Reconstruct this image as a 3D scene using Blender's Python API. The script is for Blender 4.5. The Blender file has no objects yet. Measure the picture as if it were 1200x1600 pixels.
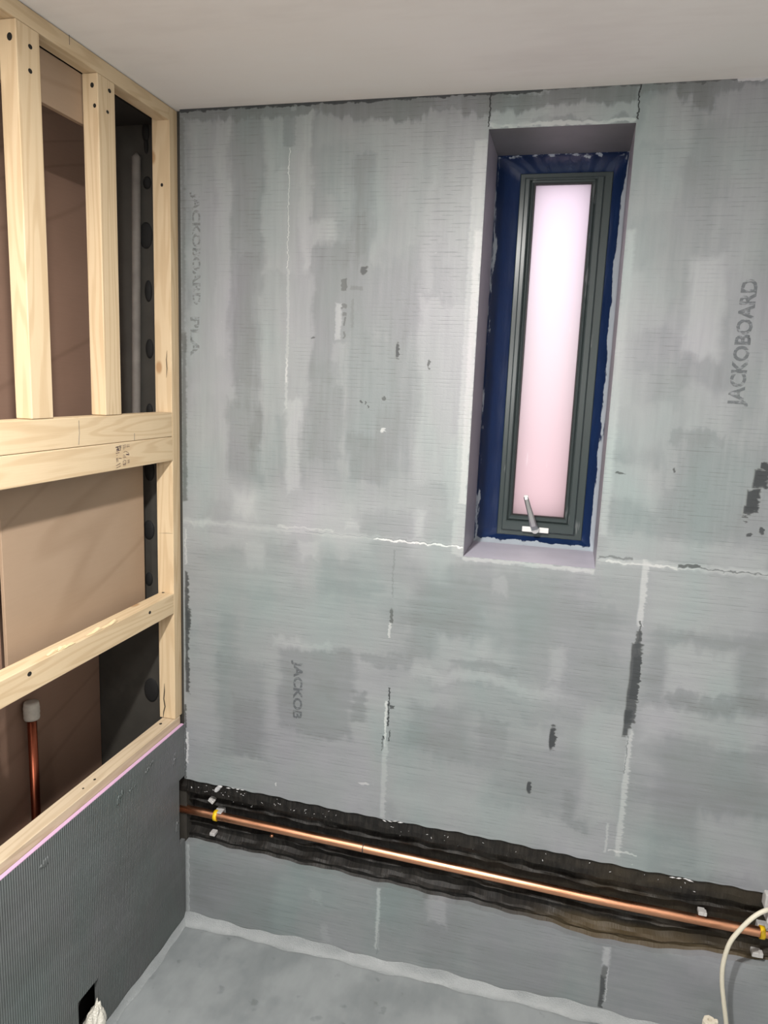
import bpy, bmesh, math, random
from mathutils import Vector, Matrix
random.seed(7)
C = bpy.context.scene.collection
scn = bpy.context.scene

# ------------------------------------------------------------------ camera
cam_d = bpy.data.cameras.new('camera'); cam = bpy.data.objects.new('camera', cam_d); C.objects.link(cam)
Rwc = Matrix(((0.967803015924421, 0.24853945658281476, 0.0398178463644667),
              (-0.08091896085476423, 0.157417420465599, 0.9842112971857908),
              (0.23834731830203224, -0.9557446804745828, 0.17246060884374084)))
M4 = Rwc.transposed().to_4x4(); M4.translation = Vector((1.02308443, -1.80305684, 1.64026955))
cam.matrix_world = M4
cam_d.sensor_fit = 'VERTICAL'; cam_d.sensor_height = 36.0; cam_d.lens = 1147.53 / 1600 * 36.0
cam_d.clip_start = 0.02; cam_d.clip_end = 60
scn.camera = cam
# ------------------------------------------------------------------ world (daylight outside the window)
w = bpy.data.worlds.new('daylight'); scn.world = w; w.use_nodes = True
bg = w.node_tree.nodes['Background']; bg.inputs[0].default_value = (1.0, 0.97, 1.0, 1); bg.inputs[1].default_value = 1.68
# ------------------------------------------------------------------ ceiling downlight and an added fill lamp
def lamp(name, loc, power, radius, col):
    l = bpy.data.lights.new(name, 'POINT'); l.energy = power; l.shadow_soft_size = radius; l.color = col
    o = bpy.data.objects.new(name, l); o.location = loc; C.objects.link(o); return o
def downlight(name, loc, power, size, col):      # recessed ceiling downlight
    l = bpy.data.lights.new(name, 'AREA'); l.shape = 'DISK'; l.size = size; l.energy = power; l.color = col
    o = bpy.data.objects.new(name, l); o.location = loc; C.objects.link(o); return o
downlight('ceiling_downlight', (0.66, -1.35, 2.292), 58, 0.08, (1.0, 0.97, 0.93))
lamp('rear_fill_lamp', (0.62, -2.8, 1.7), 34, 0.07, (1.0, 0.97, 0.94))  # unseen lamp added behind the camera as fill for studs and ceiling
# ------------------------------------------------------------------ colour management
vs = scn.view_settings
vs.view_transform = 'Standard'; vs.look = 'None'; vs.gamma = 1; vs.use_curve_mapping = False; vs.exposure = 0.02

# ================================================================== helpers
def tag(o, label=None, cat=None, group=None, kind=None):
    for k, v in (('label', label), ('category', cat), ('group', group), ('kind', kind)):
        if v: o[k] = v
    return o
def empty(name, loc):
    o = bpy.data.objects.new(name, None); o.location = loc; o.empty_display_size = .05; C.objects.link(o)
    return o
def link(name, bm, mat, parent=None, smooth=False, origin=None):
    """verts are in world space; the origin is moved to the mesh centre"""
    bmesh.ops.recalc_face_normals(bm, faces=bm.faces[:])
    me = bpy.data.meshes.new(name)
    if origin is None:
        lo = Vector([min(v.co[i] for v in bm.verts) for i in range(3)]); hi = Vector([max(v.co[i] for v in bm.verts) for i in range(3)])
        origin = Vector(((lo.x + hi.x) / 2, (lo.y + hi.y) / 2, lo.z))
    origin = Vector(origin)
    for v in bm.verts: v.co -= origin
    bm.to_mesh(me); bm.free()
    for m in (mat if isinstance(mat, (list, tuple)) else [mat]): me.materials.append(m)
    if smooth:
        for p in me.polygons: p.use_smooth = True
    o = bpy.data.objects.new(name, me); C.objects.link(o); o.location = origin
    if parent:
        o.parent = parent
        pl = Vector(parent.location); q = parent.parent
        while q: pl += q.location; q = q.parent
        o.location = origin - pl
    return o
def box(bm, lo, hi, bevel=0, mi=0, seg=1):
    vs_ = [bm.verts.new((x, y, z)) for x in (lo[0], hi[0]) for y in (lo[1], hi[1]) for z in (lo[2], hi[2])]
    fs = [(0,1,3,2),(4,6,7,5),(0,4,5,1),(2,3,7,6),(0,2,6,4),(1,5,7,3)]
    F = [bm.faces.new([vs_[i] for i in f]) for f in fs]
    for f in F: f.material_index = mi
    if bevel:
        es = list({e for f in F for e in f.edges})
        bmesh.ops.bevel(bm, geom=es, offset=bevel, segments=seg, affect='EDGES', profile=.5)
    return F
def boxobj(name, lo, hi, mat, parent=None, bevel=0, seg=1):
    bm = bmesh.new(); box(bm, lo, hi, bevel, seg=seg); return link(name, bm, mat, parent)
def tube(bm, pts, r, n=14, caps=True):
    pts = [Vector(p) for p in pts]; rings = []
    rr = r if isinstance(r, (list, tuple)) else [r] * len(pts)
    ref = None
    for i, p in enumerate(pts):
        t = (pts[min(i + 1, len(pts) - 1)] - pts[max(i - 1, 0)])
        if t.length < 1e-7: t = pts[-1] - pts[0]
        t.normalize()
        if ref is None: ref = Vector((0, 0, 1)) if abs(t.z) < .9 else Vector((1, 0, 0))
        a = t.cross(ref).normalized(); b = a.cross(t).normalized(); ref = b
        rings.append([bm.verts.new(p + (a * math.cos(2 * math.pi * k / n) + b * math.sin(2 * math.pi * k / n)) * rr[i]) for k in range(n)])
    for A, B in zip(rings, rings[1:]):
        for k in range(n): bm.faces.new((A[k], A[(k + 1) % n], B[(k + 1) % n], B[k]))
    if caps: bm.faces.new(rings[0][::-1]); bm.faces.new(rings[-1])
def prism(bm, poly, axis, a, b, mi=0):
    """poly: 2D points in the two other axes (cyclic order x,y,z without axis)"""
    def P(q, c):
        l = list(q); l.insert('xyz'.index(axis), c); return l
    A = [bm.verts.new(P(q, a)) for q in poly]; B = [bm.verts.new(P(q, b)) for q in poly]
    n = len(poly); F = [bm.faces.new(A), bm.faces.new(B[::-1])]
    for i in range(n): F.append(bm.faces.new((A[i], B[i], B[(i + 1) % n], A[(i + 1) % n])))
    for f in F: f.material_index = mi
    return F

# ------------------------------------------------------------------ node helpers
class N:
    def __init__(s, name):
        s.m = bpy.data.materials.new(name); s.m.use_nodes = True; s.t = s.m.node_tree; s.t.nodes.clear()
        s.out = s.t.nodes.new('ShaderNodeOutputMaterial')
    def n(s, typ, **kw):
        x = s.t.nodes.new('ShaderNode' + typ)
        for k, v in kw.items():
            if k.startswith('i_'):
                key = k[2:]; key = int(key) if key.isdigit() else key.replace('_', ' ')
                s.set(x.inputs[key], v)
            else: setattr(x, k, v)
        return x
    def set(s, sock, v):
        if isinstance(v, bpy.types.NodeSocket): s.t.links.new(v, sock)
        else: sock.default_value = v
    def math(s, op, a, b=None, c=None, clamp=False):
        x = s.n('Math', operation=op, use_clamp=clamp); s.set(x.inputs[0], a)
        if b is not None: s.set(x.inputs[1], b)
        if c is not None: s.set(x.inputs[2], c)
        return x.outputs[0]
    def vmath(s, op, a, b=None):
        x = s.n('VectorMath', operation=op); s.set(x.inputs[0], a)
        if b is not None: s.set(x.inputs[1], b)
        return x.outputs[0]
    def scale(s, v, sc):
        return s.vmath('MULTIPLY', v, tuple(sc))
    def noise(s, v, scale, detail=3, rough=.55, out=0):
        x = s.n('TexNoise', i_Scale=scale, i_Detail=detail, i_Roughness=rough); s.set(x.inputs['Vector'], v); return x.outputs[out]
    def ramp(s, f, stops, interp='LINEAR'):
        x = s.n('ValToRGB'); s.set(x.inputs[0], f); r = x.color_ramp; r.interpolation = interp
        while len(r.elements) < len(stops): r.elements.new(.5)
        for e, (p, c) in zip(r.elements, stops): e.position = p; e.color = (*c, 1) if len(c) == 3 else c
        return x.outputs[0]
    def mix(s, f, a, b):
        x = s.n('MixRGB'); s.set(x.inputs[0], f); s.set(x.inputs[1], a if not isinstance(a, tuple) else (*a, 1)); s.set(x.inputs[2], b if not isinstance(b, tuple) else (*b, 1)); return x.outputs[0]
    def maprange(s, v, a, b, c=0., d=1., smooth=True):
        x = s.n('MapRange', interpolation_type='SMOOTHSTEP' if smooth else 'LINEAR')
        s.set(x.inputs[0], v)
        for i, q in enumerate((a, b, c, d)): s.set(x.inputs[i + 1], q)
        return x.outputs[0]
    def bump(s, h, strength=.3, dist=.002):
        return s.n('Bump', i_Strength=strength, i_Distance=dist, i_Height=h).outputs[0]
    def bsdf(s, col, rough=.5, metal=0., normal=None, spec=.5, **kw):
        x = s.n('BsdfPrincipled'); s.set(x.inputs['Base Color'], col if not isinstance(col, tuple) else (*col, 1))
        s.set(x.inputs['Roughness'], rough); s.set(x.inputs['Metallic'], metal); s.set(x.inputs['Specular IOR Level'], spec)
        if normal: s.set(x.inputs['Normal'], normal)
        for k, v in kw.items(): s.set(x.inputs[k.replace('_', ' ')], v)
        s.t.links.new(x.outputs[0], s.out.inputs[0]); return x
    def pos(s): return s.n('NewGeometry').outputs['Position']
    def obj(s): return s.n('TexCoord').outputs['Object']
def plain(name, col, rough=.5, metal=0., spec=.5, var=.08, vs_=60, bumpy=0):
    s = N(name); p = s.obj(); n = s.noise(p, vs_, 4)
    c = s.mix(n, tuple(max(0, q * (1 - var * 2)) for q in col), tuple(q * (1 + var) for q in col))
    s.bsdf(c, rough, metal, s.bump(n, bumpy, .001) if bumpy else None, spec); return s.m

# one brush stroke / mark of tanking paint, as a node group
g = bpy.data.node_groups.new('paint_stroke', 'ShaderNodeTree')
for nm, ty in (('V', 'NodeSocketFloat'), ('P', 'NodeSocketVector'), ('Centre', 'NodeSocketVector'), ('Half', 'NodeSocketVector'), ('Tone', 'NodeSocketFloat'), ('Opacity', 'NodeSocketFloat'), ('Soft', 'NodeSocketFloat'), ('Ragged', 'NodeSocketFloat')):
    g.interface.new_socket(nm, in_out='INPUT', socket_type=ty)
g.interface.new_socket('V', in_out='OUTPUT', socket_type='NodeSocketFloat')
gi = g.nodes.new('NodeGroupInput'); go = g.nodes.new('NodeGroupOutput')
def gn(t, op=None):
    x = g.nodes.new('ShaderNode' + t)
    if op: x.operation = op
    return x
a_ = gn('VectorMath', 'SUBTRACT'); b_ = gn('VectorMath', 'ABSOLUTE'); c_ = gn('VectorMath', 'SUBTRACT'); d_ = gn('SeparateXYZ'); e_ = gn('Math', 'MAXIMUM'); e2 = gn('Math', 'ADD')
mr = gn('MapRange'); mr.interpolation_type = 'SMOOTHSTEP'; ng = gn('Math', 'MULTIPLY'); ng.inputs[1].default_value = -1
mo = gn('Math', 'MULTIPLY'); mx = gn('Mix'); mx.data_type = 'FLOAT'
L = g.links.new
t1 = gn('Math', 'MULTIPLY'); t1.inputs[1].default_value = 1e-7; t2 = gn('VectorMath', 'ADD')   # keeps strokes evaluated in order
L(gi.outputs['V'], t1.inputs[0]); L(gi.outputs['P'], t2.inputs[0]); L(t1.outputs[0], t2.inputs[1])
L(t2.outputs[0], a_.inputs[0]); L(gi.outputs['Centre'], a_.inputs[1]); L(a_.outputs[0], b_.inputs[0]); L(b_.outputs[0], c_.inputs[0]); L(gi.outputs['Half'], c_.inputs[1])
L(c_.outputs[0], d_.inputs[0]); L(d_.outputs[0], e_.inputs[0]); L(d_.outputs[2], e_.inputs[1]); L(e_.outputs[0], e2.inputs[0]); L(gi.outputs['Ragged'], e2.inputs[1]); L(gi.outputs['Soft'], ng.inputs[0])
L(e2.outputs[0], mr.inputs[0]); L(ng.outputs[0], mr.inputs[1]); L(gi.outputs['Soft'], mr.inputs[2]); mr.inputs[3].default_value = 1; mr.inputs[4].default_value = 0
L(mr.outputs[0], mo.inputs[0]); L(gi.outputs['Opacity'], mo.inputs[1]); L(mo.outputs[0], mx.inputs[0]); L(gi.outputs['V'], mx.inputs[2]); L(gi.outputs['Tone'], mx.inputs[3]); L(mx.outputs[0], go.inputs[0])

# an elliptical scuff, same sockets as the stroke
g2 = g.copy(); g2.name = 'paint_scuff'
nn = {n.bl_idname + (n.operation if hasattr(n, 'operation') else ''): n for n in g2.nodes}
for l in list(g2.links):
    if l.to_node.bl_idname == 'ShaderNodeSeparateXYZ' or (l.to_node.bl_idname == 'ShaderNodeMath' and l.to_node.operation == 'MAXIMUM') or (l.from_node.bl_idname == 'ShaderNodeMath' and l.from_node.operation == 'MAXIMUM'): g2.links.remove(l)
dv = g2.nodes.new('ShaderNodeVectorMath'); dv.operation = 'DIVIDE'; ln = g2.nodes.new('ShaderNodeVectorMath'); ln.operation = 'LENGTH'; sb = g2.nodes.new('ShaderNodeMath'); sb.operation = 'SUBTRACT'; sb.inputs[1].default_value = 1
g2.links.new(nn['ShaderNodeVectorMathABSOLUTE'].outputs[0], dv.inputs[0]); g2.links.new(nn['NodeGroupInput'].outputs['Half'], dv.inputs[1]); g2.links.new(dv.outputs[0], ln.inputs[0]); g2.links.new(ln.outputs['Value'], sb.inputs[0]); g2.links.new(sb.outputs[0], nn['ShaderNodeMathADD'].inputs[0])

RAMP = [(0, (.008, .010, .012)), (.2, (.050, .056, .060)), (.35, (.118, .127, .126)), (.5, (.210, .229, .236)), (.65, (.315, .336, .342)), (.8, (.47, .485, .48)), (1, (.78, .79, .80))]
# (cx, cz, hx, hz, tone, opacity, softness, kind)  metres on the back wall; kind 0 broad brush, 1 fine mark
STROKES = [
    (0.016, 2.041, 0.01, 0.2569, 0.46, 0.64, 0.017, 0), (0.08, 1.927, 0.0554, 0.3408, 0.6, 0.55, 0.0102, 0), (0.118, 1.977, 0.0224, 0.2893, 0.63, 0.55, 0.0068, 0), (0.19, 1.951, 0.0485, 0.3269, 0.48, 0.69, 0.0102, 0),
    (0.187, 1.752, 0.0305, 0.1939, 0.44, 0.55, 0.0085, 0), (0.082, 1.483, 0.0604, 0.1374, 0.6, 0.55, 0.017, 0), (0.294, 2.097, 0.0584, 0.1982, 0.62, 0.69, 0.0085, 0), (0.343, 2.104, 0.0134, 0.1893, 0.665, 0.64, 0.0068, 0),
    (0.267, 1.73, 0.0265, 0.1686, 0.6, 0.46, 0.0136, 0), (0.332, 1.732, 0.0364, 0.1672, 0.61, 0.55, 0.0102, 0), (0.282, 2.223, 0.0193, 0.0659, 0.525, 0.46, 0.0068, 0), (0.432, 2.184, 0.0777, 0.0758, 0.525, 0.55, 0.017, 0),
    (0.495, 2.222, 0.1189, 0.0285, 0.6, 0.46, 0.017, 0), (0.412, 1.702, 0.046, 0.2653, 0.46, 0.69, 0.0085, 0), (0.397, 2.068, 0.0165, 0.1002, 0.58, 0.46, 0.017, 0), (0.389, 1.992, 0.0342, 0.0287, 0.665, 0.64, 0.0102, 0),
    (0.386, 2.143, 0.0247, 0.0476, 0.495, 0.46, 0.0136, 0), (0.489, 2.047, 0.0267, 0.125, 0.45, 0.64, 0.0068, 0), (0.487, 1.997, 0.0097, 0.052, 0.405, 0.37, 0.0051, 0), (0.566, 2.154, 0.054, 0.107, 0.6, 0.55, 0.0136, 0),
    (0.569, 2.003, 0.0516, 0.044, 0.58, 0.46, 0.017, 0), (0.538, 1.842, 0.0944, 0.0798, 0.48, 0.64, 0.0136, 0), (0.443, 1.774, 0.0126, 0.1402, 0.525, 0.37, 0.0085, 0), (0.545, 1.62, 0.0846, 0.1423, 0.48, 0.69, 0.0136, 0),
    (0.436, 1.788, 0.0076, 0.0428, 0.715, 0.7, 0.003, 1), (0.44, 1.689, 0.0152, 0.0554, 0.64, 0.46, 0.0068, 0), (0.629, 1.869, 0.0174, 0.1045, 0.47, 0.55, 0.0102, 0), (0.656, 2.072, 0.027, 0.1862, 0.535, 0.55, 0.0102, 0),
    (0.735, 2.078, 0.0528, 0.1627, 0.575, 0.46, 0.0136, 0), (0.714, 1.617, 0.0682, 0.2243, 0.64, 0.69, 0.0102, 0), (0.662, 2.043, 0.0123, 0.187, 0.62, 0.46, 0.0068, 0), (0.741, 2.136, 0.0464, 0.0909, 0.6, 0.46, 0.017, 0),
    (0.183, 1.456, 0.0489, 0.1176, 0.46, 0.69, 0.0102, 0), (0.218, 1.509, 0.0109, 0.0505, 0.425, 0.55, 0.0068, 0), (0.321, 1.471, 0.0223, 0.1253, 0.685, 0.69, 0.0085, 0), (0.286, 1.444, 0.0144, 0.118, 0.525, 0.55, 0.0068, 0),
    (0.398, 1.485, 0.0323, 0.066, 0.48, 0.55, 0.017, 0), (0.517, 1.451, 0.0509, 0.0573, 0.435, 0.64, 0.0102, 0), (0.579, 1.491, 0.0291, 0.0846, 0.46, 0.55, 0.0102, 0), (0.399, 1.664, 0.0429, 0.032, 0.46, 0.46, 0.0102, 0),
    (0.392, 1.278, 0.3834, 0.0814, 0.615, 0.64, 0.034, 0), (0.671, 1.372, 0.1001, 0.0488, 0.6, 0.46, 0.0255, 0), (0.181, 1.296, 0.0281, 0.0219, 0.735, 0.55, 0.017, 0), (0.404, 1.28, 0.102, 0.0299, 0.675, 0.46, 0.0238, 0),
    (0.072, 1.247, 0.0435, 0.0054, 0.735, 0.55, 0.0068, 0), (0.115, 1.259, 0.0286, 0.0355, 0.505, 0.46, 0.017, 0), (0.287, 1.177, 0.0442, 0.0265, 0.49, 0.46, 0.017, 0), (0.575, 1.256, 0.068, 0.0589, 0.485, 0.46, 0.0204, 0),
    (0.472, 1.23, 0.07, 0.0257, 0.665, 0.46, 0.017, 0), (0.668, 1.298, 0.0132, 0.033, 0.705, 0.64, 0.0102, 0), (0.376, 1.183, 0.027, 0.0236, 0.715, 0.46, 0.0085, 0), (0.489, 1.274, 0.0174, 0.0085, 0.735, 0.46, 0.0068, 0),
    (0.216, 1.162, 0.0338, 0.0357, 0.665, 0.55, 0.0102, 0), (0.299, 0.804, 0.2938, 0.3475, 0.595, 0.51, 0.051, 0), (0.458, 1.124, 0.0532, 0.0524, 0.48, 0.46, 0.017, 0), (0.495, 1.093, 0.0529, 0.0612, 0.515, 0.46, 0.017, 0),
    (0.14, 0.914, 0.0244, 0.0752, 0.48, 0.51, 0.017, 0), (0.178, 0.718, 0.0758, 0.1353, 0.46, 0.6, 0.0204, 0), (0.196, 0.666, 0.0394, 0.0856, 0.435, 0.51, 0.0136, 0), (0.397, 0.797, 0.1038, 0.1283, 0.45, 0.69, 0.0136, 0),
    (0.524, 0.779, 0.0216, 0.0487, 0.425, 0.64, 0.0085, 0), (0.334, 0.8, 0.0235, 0.0655, 0.43, 0.37, 0.017, 0), (0.427, 0.814, 0.0229, 0.0277, 0.445, 0.46, 0.0136, 0), (0.478, 0.922, 0.0135, 0.018, 0.445, 0.55, 0.0068, 0),
    (0.363, 0.93, 0.0831, 0.0128, 0.665, 0.55, 0.0085, 0), (0.593, 0.918, 0.0742, 0.016, 0.44, 0.55, 0.0068, 0), (0.332, 1.102, 0.0183, 0.0178, 0.46, 0.28, 0.017, 0), (0.494, 1.106, 0.088, 0.0131, 0.485, 0.46, 0.0102, 0),
    (0.741, 1.051, 0.0871, 0.111, 0.45, 0.64, 0.0204, 0), (0.806, 1.144, 0.0566, 0.0583, 0.48, 0.51, 0.0136, 0), (0.945, 1.135, 0.1208, 0.0492, 0.48, 0.55, 0.0204, 0), (1.047, 1.018, 0.1265, 0.0949, 0.47, 0.6, 0.0255, 0),
    (0.796, 0.964, 0.0701, 0.0344, 0.61, 0.64, 0.017, 0), (0.847, 0.932, 0.0775, 0.0129, 0.43, 0.46, 0.0085, 0), (0.879, 1.148, 0.0158, 0.0206, 0.62, 0.46, 0.0068, 0), (1.038, 0.971, 0.0193, 0.0417, 0.63, 0.55, 0.0102, 0),
    (0.749, 0.741, 0.0809, 0.0657, 0.46, 0.64, 0.0204, 0), (0.89, 0.748, 0.0344, 0.045, 0.435, 0.6, 0.0102, 0), (0.886, 0.73, 0.0535, 0.0709, 0.495, 0.37, 0.034, 0), (1.052, 0.664, 0.1068, 0.0852, 0.48, 0.55, 0.0204, 0),
    (1.108, 0.582, 0.0393, 0.0354, 0.445, 0.64, 0.0085, 0), (0.953, 0.643, 0.0895, 0.0625, 0.495, 0.37, 0.0255, 0), (0.873, 0.894, 0.2112, 0.0147, 0.665, 0.46, 0.0102, 0), (1.134, 0.917, 0.0794, 0.0415, 0.49, 0.55, 0.017, 0),
    (1.164, 0.715, 0.0535, 0.1459, 0.63, 0.64, 0.0204, 0), (0.743, 0.587, 0.1383, 0.0647, 0.6, 0.51, 0.0255, 0), (0.864, 0.502, 0.2192, 0.0508, 0.605, 0.6, 0.0204, 0), (1.357, 1.153, 0.1235, 0.0657, 0.62, 0.55, 0.0255, 0),
    (1.379, 0.993, 0.1331, 0.0952, 0.46, 0.64, 0.0204, 0), (1.368, 0.984, 0.0774, 0.0637, 0.64, 0.74, 0.017, 0), (1.41, 0.913, 0.1119, 0.0281, 0.42, 0.55, 0.0085, 0), (1.388, 0.84, 0.1418, 0.057, 0.62, 0.64, 0.0204, 0),
    (1.423, 0.728, 0.1207, 0.091, 0.45, 0.64, 0.0255, 0), (1.35, 0.603, 0.0513, 0.0512, 0.46, 0.55, 0.017, 0), (1.487, 0.553, 0.078, 0.0762, 0.6, 0.55, 0.0204, 0), (1.191, 0.482, 0.1007, 0.0534, 0.61, 0.55, 0.017, 0),
    (1.166, 2.225, 0.0512, 0.0355, 0.63, 0.55, 0.0136, 0), (1.264, 2.134, 0.0399, 0.0972, 0.48, 0.55, 0.0136, 0), (1.236, 2.262, 0.016, 0.0076, 0.405, 0.55, 0.0068, 0), (1.333, 2.202, 0.0375, 0.0633, 0.545, 0.46, 0.017, 0),
    (1.161, 2.104, 0.0499, 0.0795, 0.6, 0.46, 0.017, 0), (1.222, 2.09, 0.0164, 0.0527, 0.47, 0.55, 0.0102, 0), (1.285, 1.833, 0.0397, 0.1098, 0.68, 0.69, 0.0136, 0), (1.158, 1.818, 0.0481, 0.0981, 0.6, 0.46, 0.0255, 0),
    (1.237, 1.812, 0.0168, 0.0902, 0.5, 0.46, 0.017, 0), (1.23, 2.01, 0.0363, 0.0668, 0.525, 0.46, 0.017, 0), (1.194, 1.691, 0.0654, 0.0857, 0.49, 0.6, 0.0136, 0), (1.261, 1.68, 0.0136, 0.0425, 0.43, 0.46, 0.0102, 0),
    (1.156, 1.647, 0.0371, 0.0435, 0.59, 0.46, 0.0102, 0), (1.357, 2.027, 0.0348, 0.111, 0.58, 0.46, 0.0204, 0), (1.395, 1.779, 0.0257, 0.1637, 0.505, 0.55, 0.017, 0), (1.168, 1.56, 0.0633, 0.0441, 0.61, 0.51, 0.017, 0),
    (1.316, 1.604, 0.0469, 0.05, 0.63, 0.55, 0.017, 0), (1.305, 1.542, 0.0576, 0.0159, 0.47, 0.69, 0.0051, 0), (1.347, 1.426, 0.115, 0.0919, 0.48, 0.6, 0.0204, 0), (1.172, 1.433, 0.0555, 0.0527, 0.63, 0.6, 0.0136, 0),
    (1.163, 1.356, 0.0324, 0.0383, 0.5, 0.46, 0.017, 0), (1.356, 1.343, 0.1157, 0.0507, 0.49, 0.55, 0.017, 0), (1.301, 1.283, 0.1774, 0.0304, 0.63, 0.6, 0.017, 0), (1.254, 1.476, 0.0139, 0.0443, 0.6, 0.46, 0.0068, 0),
    (0.768, 1.71, 0.0155, 0.49, 0.7050000000000001, 0.75, 0.004, 1), (0.774, 1.675, 0.009, 0.325, 0.775, 0.75, 0.003, 1), (0.746, 1.41, 0.0105, 0.11, 0.65, 0.6, 0.006, 0), (1.115, 1.65, 0.0095, 0.35, 0.7150000000000001, 0.6, 0.006, 1),
    (1.128, 1.75, 0.022, 0.15, 0.63, 0.5, 0.01, 0), (0.945, 2.228, 0.159, 0.0045, 0.775, 0.8, 0.002, 1), (0.945, 1.214, 0.161, 0.0055, 0.755, 0.7, 0.003, 1), (0.945, 2.252, 0.158, 0.016, 0.65, 0.7, 0.006, 0),
    (0.185, 2.291, 0.185, 0.019, 0.43, 0.85, 0.004, 0), (0.578, 2.284, 0.2125, 0.026, 0.42, 0.85, 0.006, 0), (0.945, 2.289, 0.155, 0.021, 0.42, 0.85, 0.006, 0), (1.17, 2.292, 0.07, 0.018, 0.42, 0.85, 0.006, 0),
    (1.225, 2.286, 0.035, 0.024, 0.41, 0.85, 0.005, 0), (1.43, 2.297, 0.17, 0.013, 0.43, 0.8, 0.006, 0), (0.688, 2.281, 0.0325, 0.019, 0.525, 0.5, 0.004, 0), (0.297, 2.253, 0.0158, 0.0494, 0.47, 0.7, 0.003, 1),
    (0.307, 2.294, 0.0066, 0.0101, 0.62, 0.6, 0.002, 1), (0.45, 2.302, 0.45, 0.0077, 0.1, 0.8, 0.0012, 1), (1.1, 2.304, 0.2, 0.006, 0.2, 0.6, 0.001, 1), (1.34, 2.302, 0.04, 0.0077, 0.86, 0.8, 0.001, 1),
    (0.784, 2.263, 0.0013, 0.0375, 0.03, 0.95, 0.0008, 1), (1.107, 2.263, 0.0018, 0.0375, 0.02, 1, 0.0008, 1), (0.006, 1.99, 0.006, 0.29, 0.33, 0.6, 0.004, 1), (0.007, 1.525, 0.007, 0.225, 0.3, 0.75, 0.004, 1),
    (0.011, 0.92, 0.0055, 0.18, 0.17, 0.85, 0.003, 2), (0.016, 0.96, 0.006, 0.03, 0.16, 0.8, 0.003, 2), (0.007, 0.57, 0.0055, 0.05, 0.9, 0.7, 0.003, 1), (0.003, 0.58, 0.003, 0.12, 0.2, 0.8, 0.002, 1),
    (0.009, 1.17, 0.003, 0.05, 0.8, 0.5, 0.002, 1), (0.298, 2.059, 0.0012, 0.1416, 0.85, 0.8, 0.0008, 1), (0.301, 1.74, 0.0035, 0.1772, 0.72, 0.6, 0.0008, 1), (0.301, 1.663, 0.0011, 0.0308, 0.85, 0.7, 0.0008, 1),
    (0.39, 1.244, 0.39, 0.006, 0.7150000000000001, 0.55, 0.006, 1), (0.57, 1.245, 0.21, 0.0015, 0.42, 0.5, 0.0008, 1), (0.665, 1.242, 0.115, 0.0018, 0.95, 0.8, 0.0012, 1), (0.36, 1.254, 0.08, 0.002, 0.8, 0.5, 0.002, 1),
    (1.53, 1.244, 0.42, 0.008, 0.735, 0.6, 0.005, 1), (1.15, 1.25, 0.04, 0.003, 0.25, 0.6, 0.002, 1), (1.315, 1.244, 0.025, 0.0045, 0.18, 0.75, 0.002, 1), (1.445, 1.243, 0.105, 0.0015, 0.28, 0.7, 0.001, 1),
    (1.235, 1.24, 0.105, 0.002, 0.95, 0.5, 0.0015, 1), (1.22, 1.17, 0.007, 0.08, 0.78, 0.7, 0.003, 2), (1.221, 1.045, 0.002, 0.055, 0.25, 0.8, 0.001, 1), (1.219, 0.942, 0.012, 0.1025, 0.2, 0.9, 0.003, 2),
    (1.223, 0.955, 0.009, 0.055, 0.16, 0.9, 0.002, 2), (1.22, 1.052, 0.006, 0.0225, 0.2, 0.8, 0.002, 1), (1.214, 0.835, 0.008, 0.035, 0.14, 0.8, 0.003, 2), (1.224, 0.645, 0.0065, 0.175, 0.76, 0.7, 0.003, 2),
    (1.22, 0.75, 0.0013, 0.05, 0.3, 0.6, 0.001, 1), (1.193, 0.52, 0.003, 0.04, 0.8, 0.5, 0.002, 1), (1.235, 0.487, 0.035, 0.002, 0.9, 0.6, 0.0015, 1), (0.605, 1.155, 0.0018, 0.065, 0.42, 0.6, 0.0008, 1),
    (0.605, 1.04, 0.0035, 0.02, 0.22, 0.65, 0.001, 1), (0.601, 1.0, 0.003, 0.02, 0.85, 0.6, 0.001, 1), (0.608, 0.785, 0.002, 0.055, 0.08, 0.85, 0.001, 1), (0.601, 0.735, 0.0025, 0.065, 0.92, 0.7, 0.002, 1),
    (0.597, 0.68, 0.0025, 0.02, 0.1, 0.8, 0.001, 1), (0.617, 0.787, 0.005, 0.005, 0.15, 0.8, 0.001, 1), (0.603, 0.575, 0.007, 0.115, 0.7, 0.7, 0.003, 2), (0.613, 0.705, 0.0015, 0.015, 0.1, 0.8, 0.001, 1),
    (1.039, 0.765, 0.0079, 0.0328, 0.12, 0.9, 0.25, 3), (0.992, 0.623, 0.0056, 0.017, 0.12, 0.85, 0.25, 3), (0.499, 1.911, 0.0098, 0.0083, 0.2, 0.8, 0.25, 3), (0.591, 1.722, 0.0049, 0.0201, 0.15, 0.8, 0.25, 3),
    (0.671, 1.693, 0.0032, 0.0115, 0.15, 0.7, 0.25, 3), (1.433, 1.411, 0.0132, 0.0255, 0.1, 0.9, 0.003, 2), (1.444, 1.462, 0.0144, 0.0194, 0.1, 0.9, 0.003, 2), (1.448, 1.491, 0.0078, 0.0093, 0.1, 0.9, 0.002, 2),
    (1.427, 1.39, 0.0106, 0.0095, 0.12, 0.8, 0.002, 2), (1.423, 1.374, 0.0093, 0.0022, 0.2, 0.8, 0.25, 3), (1.424, 1.363, 0.0066, 0.0015, 0.2, 0.8, 0.25, 3), (1.435, 1.334, 0.006, 0.0037, 0.14, 0.8, 0.25, 3),
    (1.459, 1.342, 0.0046, 0.0073, 0.14, 0.8, 0.25, 3), (1.141, 1.455, 0.0108, 0.003, 0.15, 0.7, 0.25, 3), (1.26, 1.471, 0.0028, 0.0051, 0.15, 0.7, 0.25, 3), (0.81, 1.24, 0.0008, 0.0041, 0.1, 0.8, 0.25, 3),
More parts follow.
